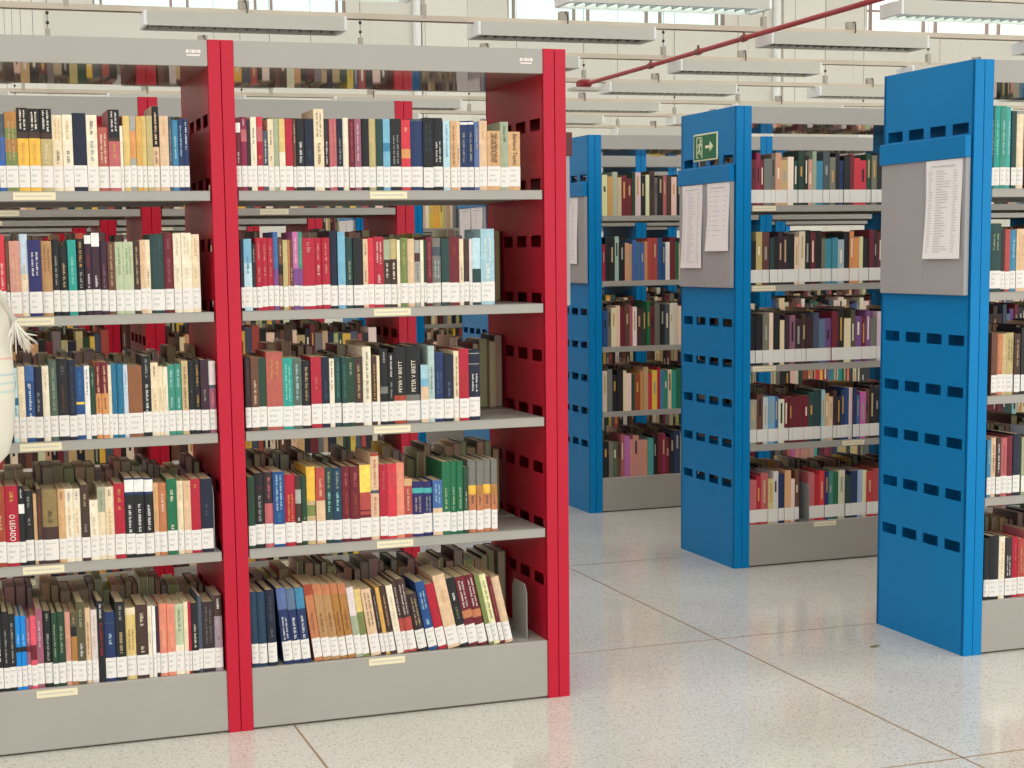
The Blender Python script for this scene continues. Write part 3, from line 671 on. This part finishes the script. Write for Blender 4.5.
def cover_mesh(wd, dp, h, hard):
    t = min(0.0022, wd * 0.16)
    cv, b = spine_curve(wd, hard)
    outer = [(0, dp)] + cv + [(wd, dp)]
    inner = [(t, dp)] + [(min(max(x, t), wd - t), y + t) for x, y in cv] + [(wd - t, dp)]
    m = MB(); n = len(outer)
    for z, flip in ((0, 1), (h, 0)):
        for i in range(n - 1):
            q = [(*outer[i], z), (*outer[i + 1], z), (*inner[i + 1], z), (*inner[i], z)]
            m.quad(*(q[::-1] if flip else q))
    for i in range(n - 1):
        m.quad((*outer[i], 0), (*outer[i + 1], 0), (*outer[i + 1], h), (*outer[i], h))
        m.quad((*inner[i + 1], 0), (*inner[i], 0), (*inner[i], h), (*inner[i + 1], h))
    for a, b_ in ((outer[0], inner[0]), (inner[-1], outer[-1])):
        m.quad((*a, 0), (*a, h), (*b_, h), (*b_, 0))
    return m

def strip(m, wd, hard, d, z0, z1, x0=0.0, x1=1.0, mi=0):
    cv, b = spine_curve(wd, hard, d)
    lo, hi = x0 * wd, x1 * wd
    pts = [(lo, None)] + [(x, y) for x, y in cv if lo < x < hi] + [(hi, None)]
    def yy(x):
        return b * (2 * x / wd - 1) ** 2 - d
    pts = [(x, yy(x)) for x, _ in pts]
    for i in range(len(pts) - 1):
        a, c = pts[i], pts[i + 1]
        m.quad((a[0], a[1], z0), (c[0], c[1], z0), (c[0], c[1], z1), (a[0], a[1], z1), mi)

LBL_LO, LBL_HI = 0.010, 0.069
def real_text(txt, up, wd, hard, z0, z1, hfrac):
    cu = bpy.data.curves.new('lettering', 'FONT')
    cu.body = txt
    cu.size = 1.0
    to = bpy.data.objects.new('lettering_source', cu)
    C.objects.link(to)
    dg = bpy.context.evaluated_depsgraph_get()
    me = bpy.data.meshes.new_from_object(to.evaluated_get(dg))
    bpy.data.objects.remove(to)
    xs_ = [v.co.x for v in me.vertices]; ys_ = [v.co.y for v in me.vertices]
    x0, x1, y0, y1 = min(xs_), max(xs_), min(ys_), max(ys_)
    b = MB()
    mid = wd * 0.5
    hh = wd * hfrac
    z1 -= 0.002
    for v in me.vertices:
        t = (v.co.x - x0) / (x1 - x0); s_ = (v.co.y - y0) / (y1 - y0) - 0.5
        if up:
            x, z = mid - s_ * hh, z0 + t * (z1 - z0)
        else:
            x, z = mid + s_ * hh, z1 - t * (z1 - z0)
        bb = spine_curve(wd, hard)[1]
        b.v.append((x, bb * (2 * x / wd - 1) ** 2 - 0.0012, z))
    for p_ in me.polygons:
        b.f.append(tuple(p_.vertices)); b.m.append(0)
    bpy.data.meshes.remove(me)
    return b

ORD = lambda n: '%d%s' % (n, 'th' if 10 <= n % 100 <= 20 else {1: 'st', 2: 'nd', 3: 'rd'}.get(n % 10, 'th'))
SHW = ['top', 'second', 'third', 'fourth', 'bottom']
BAYW = {'L': 'left red bay', 'R': 'right red bay', 'B': 'nearest blue bookcase'}
SHZ = SH + [BASE]
rnd = random.Random(11)
ends = {}
def parse(style):
    nolabel = style.endswith('*n')
    if nolabel:
        style = style[:-2]
    txt = None
    if '=' in style:
        style, txt = style.split('=')
    parts = style.split('!')
    bands = parts[0].split('/')
    main = bands[0]
    bl = []
    for b in bands[1:]:
        c, rg = b.split(':'); a, z = rg.split('-'); bl.append((c, float(a), float(z)))
    ls = []
    for l in parts[1:]:
        c, rg = l.split('>'); a, z = rg.split('-'); ls.append((c, float(a), float(z)))
    return main, bl, ls, txt, nolabel

for line in ROWS.strip().split('\n'):
    key, items = line.split('|')
    bay, si = key[0], int(key[1])
    zs = SHZ[si]
    ys = (0.014 if bay != 'B' else BROW[0] + 0.014)
    its = [q.split(',') for q in items.split(';')]
    hm = sum(float(q[2]) for q in its) / len(its)
    ends[key] = (float(its[0][0]) / 1000, (float(its[-1][0]) + float(its[-1][1])) / 1000)
    for bi, q in enumerate(its):
        x, wd, h, lean = float(q[0]) / 1000, float(q[1]) / 1000, float(q[2]) / 1000, float(q[3])
        main, bl, ls, txt, nolabel = parse(q[4])
        wd -= 0.0003
        if lean:
            wd *= 0.985
        hard = rnd.random() < 0.45
        dp = min(0.235, rnd.uniform(0.64, 0.74) * h)
        # what it looks like, in words
        word = PAL[main][1]
        big = [b for b in bl if b[2] - b[1] >= 0.1]
        if big:
            w2 = PAL[big[0][0]][1]
            if w2 != word:
                word = '%s-topped %s' % (w2, word) if big[0][1] == 0 else '%s-and-%s' % (word, w2)
        elif ls and PAL[ls[0][0]][1] != word and len(word.split()) == 1:
            word += ' ' + PAL[ls[0][0]][1].split()[-1].replace(' ', '-') + '-lettered'
        size = ''
        if wd > 0.034: size = 'thick '
        elif wd < 0.0125: size = 'slim '
        elif h * 1000 > hm + 12: size = 'tall '
        elif h * 1000 < hm - 18: size = 'short '
        n = len(its) - bi if bay == 'L' else bi + 1
        word = '-'.join(word.split()) if len((size + word).split()) > 2 else word
        if bay == 'B':
            lab = '%s%s book, %s from the blue post, %s shelf of the %s' % (size, word, ORD(n), SHW[si], BAYW[bay])
        else:
            lab = '%s%s book, %s from the middle red post, %s shelf, %s' % (size, word, ORD(n), SHW[si], BAYW[bay])
        bk = obj('book', cover_mesh(wd, dp, h, hard), COVER, None, (x, ys + rnd.uniform(0, 0.003), zs + 0.0005))
        bk.color = lin(PAL[main][0])
        bk.rotation_euler = (0, -math.radians(lean), 0)
        tag(bk, lab, 'book', 'books on the %s shelf of the %s' % (SHW[si], BAYW[bay]))
        t = min(0.0022, wd * 0.16)
        m = MB(); k = 0.003 if hard else 0.0006
        m.box(t, wd - t, 0.006, dp - 0.004, k, h - k)
        obj('pages', m, PAGES, bk)
        zf = lambda fr: h - fr * (h - LBL_HI)
        for q_i, (c, a, b) in enumerate(bl):
            m = MB(); strip(m, wd, hard, 0.0004 + 0.0002 * q_i, zf(b) if b < 1 else 0.0005, zf(a) - (0.0004 if a == 0 else 0))
            o2 = obj('spine_band', m, COVER, bk); o2.color = lin(PAL[c][0])
        if not nolabel:
            dz = rnd.uniform(-0.002, 0.002)
            lo, hi = LBL_LO + dz, LBL_HI + dz
            m = MB()
            strip(m, wd, hard, 0.0010, lo, hi)
            xa = 0.16
            z = hi - 0.009
            for li in range(3):
                xx = xa
                xe = rnd.uniform(0.6, 0.86) if li == 0 else rnd.uniform(0.4, 0.62)
                while xx < xe:
                    q_ = rnd.uniform(0.05, 0.14)
                    strip(m, wd, hard, 0.0012, z - (0.006 if li else 0.0042), z, xx, min(xx + q_, 0.9), 1); xx += q_ + 0.05
                z -= 0.015
            obj('spine_label', m, [LABEL, MARK], bk)
        for li, (c, a, b) in enumerate(ls):
            if txt and li == len(ls) - 1:
                m = real_text(txt, txt.startswith('PETER'), wd, hard, zf(b), zf(a), 0.42 if txt[0] != 'P' else 0.28)
            else:
                m = MB()
                z, z0 = zf(a), zf(b)
                two = wd > 0.027 and (z - z0) > 0.05 and li % 2 == 0
                lanes = [(0.26, 0.42), (0.60, 0.76)] if two else [(0.36, 0.64)]
                for (xa, xb) in lanes:
                    z = zf(a) - rnd.uniform(0, 0.1) * (zf(a) - z0)
                    while z > z0 + 0.003:
                        for _ in range(rnd.randint(3, 8)):
                            ch = rnd.uniform(0.0018, 0.0038)
                            if z - ch < z0:
                                break
                            kind = rnd.random()
                            if kind < 0.5:
                                strip(m, wd, hard, 0.0012, z - ch, z, xa, xb)
                            elif kind < 0.8:
                                strip(m, wd, hard, 0.0012, z - 0.0010, z, xa, xb)
                                strip(m, wd, hard, 0.0012, z - ch, z - 0.0010, xa, xa + (xb - xa) * 0.35)
                            else:
                                strip(m, wd, hard, 0.0012, z - ch, z, xa, xa + (xb - xa) * 0.7)
                            z -= ch + 0.0012
                        z -= 0.0035
            if m.f:
                o2 = obj('title_lettering', m, INK, bk); o2.color = tuple(0.72 * p_ + 0.28 * q_ for p_, q_ in zip(lin(PAL[c][0]), lin(PAL[main][0]))) if not txt else lin(PAL[c][0])

# bookends
def bookend(x, y, z, h, dp, label, flip=1):
    m = MB()
    prof = [(0.0, 0.0), (dp, 0.0), (dp, h * 0.86), (dp - 0.02, h), (0.02, h), (0.0, h * 0.86)]
    m.loft([[(-0.0008, a, b) for a, b in prof], [(0.0008, a, b) for a, b in prof]])
    o = obj('bookend', m, STEEL, None, (x, y, z))
    tag(o, label, 'bookend', 'steel bookends')
    m = MB(); m.box(-0.022 if flip > 0 else 0.0, 0.0 if flip > 0 else 0.013, 0.01, dp - 0.01, 0.0, 0.0015)
    obj('foot', m, STEEL, o)
    return o
bookend(ends['R4'][1] + 0.052, 0.035, BASE + 0.0005, 0.175, 0.13, 'grey steel bookend against leaning books, bottom shelf of the right red bay')
bookend(ends['R3'][1] + 0.034, 0.13, SHZ[3] + 0.0005, 0.20, 0.11, 'thin pale bookend edge past the last green and grey books, fourth shelf', 1)
bookend(ends['L3'][1] + 0.003, 0.020, SHZ[3] + 0.0005, 0.195, 0.12, 'thin steel bookend beside the navy book, fourth shelf of the left red bay', -1)
o = bookend(2.845, BROW[1] - 0.0, BASE + 0.0005, 0.17, 0.12, 'pale steel bookend on the bottom shelf of the bookcase under the exit sign')

# ------------------------------------------------------------------ all the other books: one object of kind stuff
P_ = {
 'm0': 'maroon wine maroon grey grey tan tan ivory inkgreen forest black salmon sage steelblue slate grey black navy black maroon red red forest grey black black white forest grey rose crimson black umber black',
 'm1': 'black tan brown inkgreen black wineblack wineblack black cream cream black maroon black grey steelblue steelblue icegreen black orange orange cream black maroon wineblack maroon wineblack brown maroon black wineblack pinkwhite maroon black',
 'm2': 'black black grey ivory black cream wineblack mauve wineblack umber wineblack slate steel purple maroon black cream olive purple maroon purple grey pinkwhite umber black sage rose ivory black',
 'm3': 'sage brown paleblue sky royal ivory maroon maroon maroon maroon maroon inkgreen inkgreen skypale tan cream umber black navy blue ivory navy royal mauvepink brown black black black inkgreen cream tan black',
 'm4': 'rose crimson rose peach pinkwhite navy tan ivory brown rose crimson red indigo seagreen green cream inkgreen navy skypale cream red brick brown grey green lemon white crimson cream',
 'b0': 'cream orange palegreen peach maroon maroon forest pinkwhite black cream umber grey black rose umber cream black brown tan',
 'b1': 'crimson black black icegreen black tan tan royal royal royal orange brick brick blue blue white maroon green ivory blue royal paleblue navy cream rust black',
 'b2': 'blue grey cream cream maroon brown rose white umber forest green maroon grey black slate ivory ivory cream brown navy',
 'b3': 'cream grey black black cream ivory forest rust orange tan red yellow crimson steelblue seagreen cream teal green red black',
 'b4': 'black grey slategreen brown rose mauvepink salmon salmon salmon salmon turq black maroon wine maroon ink navy khaki khaki forest khaki khaki',
 'x0': 'brown umber cream tan black maroon grey sand ink khaki forest yolk slate brick black ivory umber',
 'y0': 'cream ivory yellow yolk yolk lemon sand khaki cream grey slate brown tan cream',
}
rs = random.Random(23)
BV, BF, BC = [], [], []
PG = lin('b09a7c')
LB = lin('e9e6de')
def sbox(x0, x1, y0, y1, z0, z1, c):
    n = len(BV)
    BV.extend(((x0, y0, z0), (x1, y0, z0), (x1, y1, z0), (x0, y1, z0), (x0, y0, z1), (x1, y0, z1), (x1, y1, z1), (x0, y1, z1)))
    for q in ((0, 3, 2, 1), (4, 5, 6, 7), (0, 1, 5, 4), (1, 2, 6, 5), (2, 3, 7, 6), (3, 0, 4, 7)):
        BF.append(tuple(n + i for i in q)); BC.append(c)
def shelf_books(x0, x1, y, z, pal, back=False, labels=True, hmin=0.19, hmax=0.235, fill=1.0, gap=None):
    """a shelf of upright books; back=True puts the spines towards +y (y is the spine plane)"""
    z += 0.0005
    keys = P_[pal].split(); i = 0 if not back else rs.randint(0, 9)
    x = x0 + 0.004; stop = x0 + (x1 - x0) * fill
    while True:
        wd = rs.uniform(0.017, 0.034)
        if gap and x < gap[1] and x + wd > gap[0]:
            x = gap[1]
        if x + wd > stop:
            wd = stop - x - 0.0006
            if wd < 0.012:
                break
        k = keys[i % len(keys)]; i += 1
        c = tuple(min(1, v * rs.uniform(0.85, 1.15)) for v in lin(PAL[k][0])[:3]) + (1,)
        h = rs.uniform(hmin, hmax); dp = rs.uniform(0.13, 0.16); t = 0.002
        s = -1 if back else 1
        ys_ = y - s * rs.uniform(-0.006, 0.0)
        a, b = sorted((ys_, ys_ + s * 0.003))
        sbox(x, x + wd, a, b, z, z + h, c)                                  # spine
        a, b = sorted((ys_ + s * 0.003, ys_ + s * dp))
        sbox(x, x + t, a, b, z, z + h, c); sbox(x + wd - t, x + wd, a, b, z, z + h, c)   # boards
        a, b = sorted((ys_ + s * 0.003, ys_ + s * (dp - 0.004)))
        pg = tuple(v * rs.uniform(0.75, 1.25) for v in PG[:3]) + (1,)
        sbox(x + t, x + wd - t, a, b, z + 0.002, z + h - rs.choice((0.0005, 0.003)), pg)
        if labels:
            yl = ys_ - s * 0.0006; n = len(BV)
            BV.extend(((x, yl, z + 0.010), (x + wd, yl, z + 0.010), (x + wd, yl, z + 0.066), (x, yl, z + 0.066)))
            BF.append((n, n + 1, n + 2, n + 3) if s > 0 else (n + 3, n + 2, n + 1, n)); BC.append(LB)
        if rs.random() < 0.6:                                               # a lighter or darker title block
            yl = ys_ - s * 0.0006; n = len(BV); q = lin(PAL[rs.choice(('ivory', 'gold', 'black', 'sand', 'ash'))][0])
            za, zb = z + h * rs.uniform(0.4, 0.6), z + h * rs.uniform(0.7, 0.92); xa, xb = x + wd * 0.35, x + wd * 0.65
            BV.extend(((xa, yl, za), (xb, yl, za), (xb, yl, zb), (xa, yl, zb)))
            BF.append((n, n + 1, n + 2, n + 3) if s > 0 else (n + 3, n + 2, n + 1, n)); BC.append(q)
        x += wd + 0.0006
XA, XZ = PW + 0.006, W - PW - 0.006
# nearest red bookcases: what is left of the front rows, and the back rows seen from their page edges
for i, z in enumerate(SHZ):
    shelf_books(-W + XA, ends['L%d' % i][0] - 0.006, 0.016, z, 'x0')
    shelf_books(-W + XA, -PW - 0.006, D - 0.016, z, 'x0', back=True, hmin=0.17 if i == 0 else 0.19, hmax=0.20 if i == 0 else 0.24)
    shelf_books(XA, XZ, D - 0.016, z, 'x0', back=True, hmin=0.15 if i == 0 else 0.19, hmax=0.19 if i == 0 else 0.24, fill=(.78, 1, 1, .975, 1)[i])
    shelf_books(ends['B%d' % i][1] + 0.004, XB + W, BROW[0] + 0.016, z, 'm%d' % i)
    shelf_books(XB + PW + XA, XB + W, BROW[0] + D - 0.016, z, 'x0', back=True)
    shelf_books(XB + PW + W + XA, XB + W + XZ, BROW[0] + 0.016, z, 'x0')
    for k in range(1, 6):
        for j in (-1, 0):
            shelf_books(j * W + XA, j * W + XZ, RROW[k] + 0.016, z, 'x0', fill=rs.uniform(0.82, 1))
            if k < 3:
                shelf_books(j * W + XA, j * W + XZ, RROW[k] + D - 0.016, z, 'x0', back=True, fill=rs.uniform(0.8, 1))
    for k in range(1, 7):
        for j in range(NB[k]):
            pal = ('m%d' % i if k == 1 else 'b%d' % i if k == 2 else 'y0' if k == 4 and i == 0 else 'x0')
            x_ = XB + PW + j * W
            shelf_books(x_ + XA, x_ + XZ, BROW[k] + 0.016, z, pal, labels=(k == 1), gap=(2.829, 2.851) if (k, i, j) == (1, 4, 0) else None)
            if k < 5:
                shelf_books(x_ + XA, x_ + XZ, BROW[k] + D - 0.016, z, 'x0', back=True)
me = bpy.data.meshes.new('shelved_books')
me.from_pydata(BV, [], BF)
ca = me.color_attributes.new('tint', 'FLOAT_COLOR', 'CORNER')
flat = []
for fc, c in zip(BF, BC):
    flat.extend(list(c) * len(fc))
ca.data.foreach_set('color', flat)
bm_ = mat('shelved_books', (1, 1, 1, 1), 0.5)
nt = bm_.node_tree
an = nt.nodes.new('ShaderNodeAttribute'); an.attribute_name = 'tint'
nt.links.new(an.outputs['Color'], nt.nodes['Principled BSDF'].inputs['Base Color'])
me.materials.append(bm_)
me.update()
o = bpy.data.objects.new('shelved_books', me)
C.objects.link(o)
o['kind'] = 'stuff'
tag(o, 'all the further books filling the blue bookcases and the rows behind', 'books')

# ------------------------------------------------------------------ cloth bag at the left edge, leaf on the floor
def bag_mat():
    m = bpy.data.materials.new('striped_cloth')
    m.use_nodes = True
    nt = m.node_tree
    b = nt.nodes['Principled BSDF']
    b.inputs['Roughness'].default_value = 0.9
    tc = nt.nodes.new('ShaderNodeTexCoord'); sx = nt.nodes.new('ShaderNodeSeparateXYZ')
    mr = nt.nodes.new('ShaderNodeMapRange'); mr.inputs['From Min'].default_value = 0.85; mr.inputs['From Max'].default_value = 1.35
    cr = nt.nodes.new('ShaderNodeValToRGB'); cr.color_ramp.interpolation = 'CONSTANT'
    base = lin('dcd8c6')
    els = [(0.0, base)]
    for z, c in ((1.056, 'c2cfc8'), (1.078, 'c2cfc8'), (1.10, 'bccac6'), (1.140, 'e0b9aa')):
        els += [((z - 0.85) / 0.5, lin(c)), ((z + 0.005 - 0.85) / 0.5, base)]
    cr.color_ramp.elements[0].color = base
    cr.color_ramp.elements.remove(cr.color_ramp.elements[1])
    for p_, c in els[1:]:
        e = cr.color_ramp.elements.new(p_); e.color = c
    nt.links.new(tc.outputs['Object'], sx.inputs[0]); nt.links.new(sx.outputs['Z'], mr.inputs['Value'])
    nt.links.new(mr.outputs['Result'], cr.inputs['Fac']); nt.links.new(cr.outputs['Color'], b.inputs['Base Color'])
    return m
o = empty('cloth_bag', (0, 0, 0), 'cream striped cloth bag with a fringed tassel hanging at the left picture edge', 'bag')
m = MB(); rings = []
for z, rgt, hw, th in ((.870, -.700, .06, .015), (.876, -.660, .10, .03), (.905, -.632, .135, .05), (.95, -.619, .155, .065), (1.06, -.611, .165, .075), (1.18, -.614, .165, .06), (1.26, -.620, .16, .035), (1.305, -.628, .155, .015), (1.318, -.634, .15, .008)):
    cx = rgt - hw
    rings.append([(cx + hw * math.copysign(abs(math.cos(t)) ** 0.8, math.cos(t)), -0.30 + th * math.sin(t), z + 0.012 * math.sin(3 * t) * (z < 1.0)) for t in [2 * PI * q / 28 for q in range(28)]])
m.loft(rings)
me = m.mesh('bag_body', [bag_mat()])
for p_ in me.polygons:
    p_.use_smooth = True
obj('bag_body', me, None, o)
CORD = mat('cord_grey', lin('b9b4a4'), 0.9)
m = MB(); m.tube([(-.645, -.305, 1.312), (-.66, -.30, 1.40), (-.72, -.28, 1.55), (-.80, -.26, 1.75)], 0.008, 8)
m.tube([(-.93, -.305, 1.312), (-.92, -.30, 1.40), (-.87, -.28, 1.55), (-.80, -.26, 1.75)], 0.008, 8)
obj('strap', m, CORD, o)
m = MB()
m.tube([(-.648, -.318, 1.315), (-.632, -.345, 1.285), (-.615, -.352, 1.255), (-.608, -.352, 1.240)], [0.007, 0.008, 0.007, 0.008], 8)
ts = obj('tassel_cord', m, CORD, o)
m = MB(); rq = random.Random(3)
for i in range(26):
    a = -0.6 + 2.0 * i / 25 + rq.uniform(-.1, .1)
    ln = rq.uniform(0.055, 0.085)
    x1 = -.607 + ln * math.sin(a) * 0.75; z1 = 1.236 - ln * math.cos(a * 0.75)
    m.tube([(-.608, -.352, 1.240), (-.607 + ln * 0.4 * math.sin(a) * 0.9, -.354 + rq.uniform(-.01, .01), 1.238 - ln * 0.45), (x1, -.352 + rq.uniform(-.014, .014), z1)], [0.0022, 0.0018, 0.0007], 5)
obj('fringe', m, mat('fringe_white', lin('e3dfd2'), 0.9), o)
m = MB()
m.loft([[(-.022, 0, .001), (-.010, -.006, .003), (.010, -.005, .004), (.022, .001, .002), (.010, .006, .003), (-.010, .006, .003)], [(-.022, 0, .002), (-.010, -.006, .005), (.010, -.005, .007), (.022, .001, .004), (.010, .006, .005), (-.010, .006, .005)]])
o = obj('fallen_leaf', m, mat('dry_leaf', lin('5d6b2c'), 0.7), None, (2.274, 0.182, 0))
tag(o, 'small green leaf lying on the floor by the nearest blue bookcase', 'leaf')
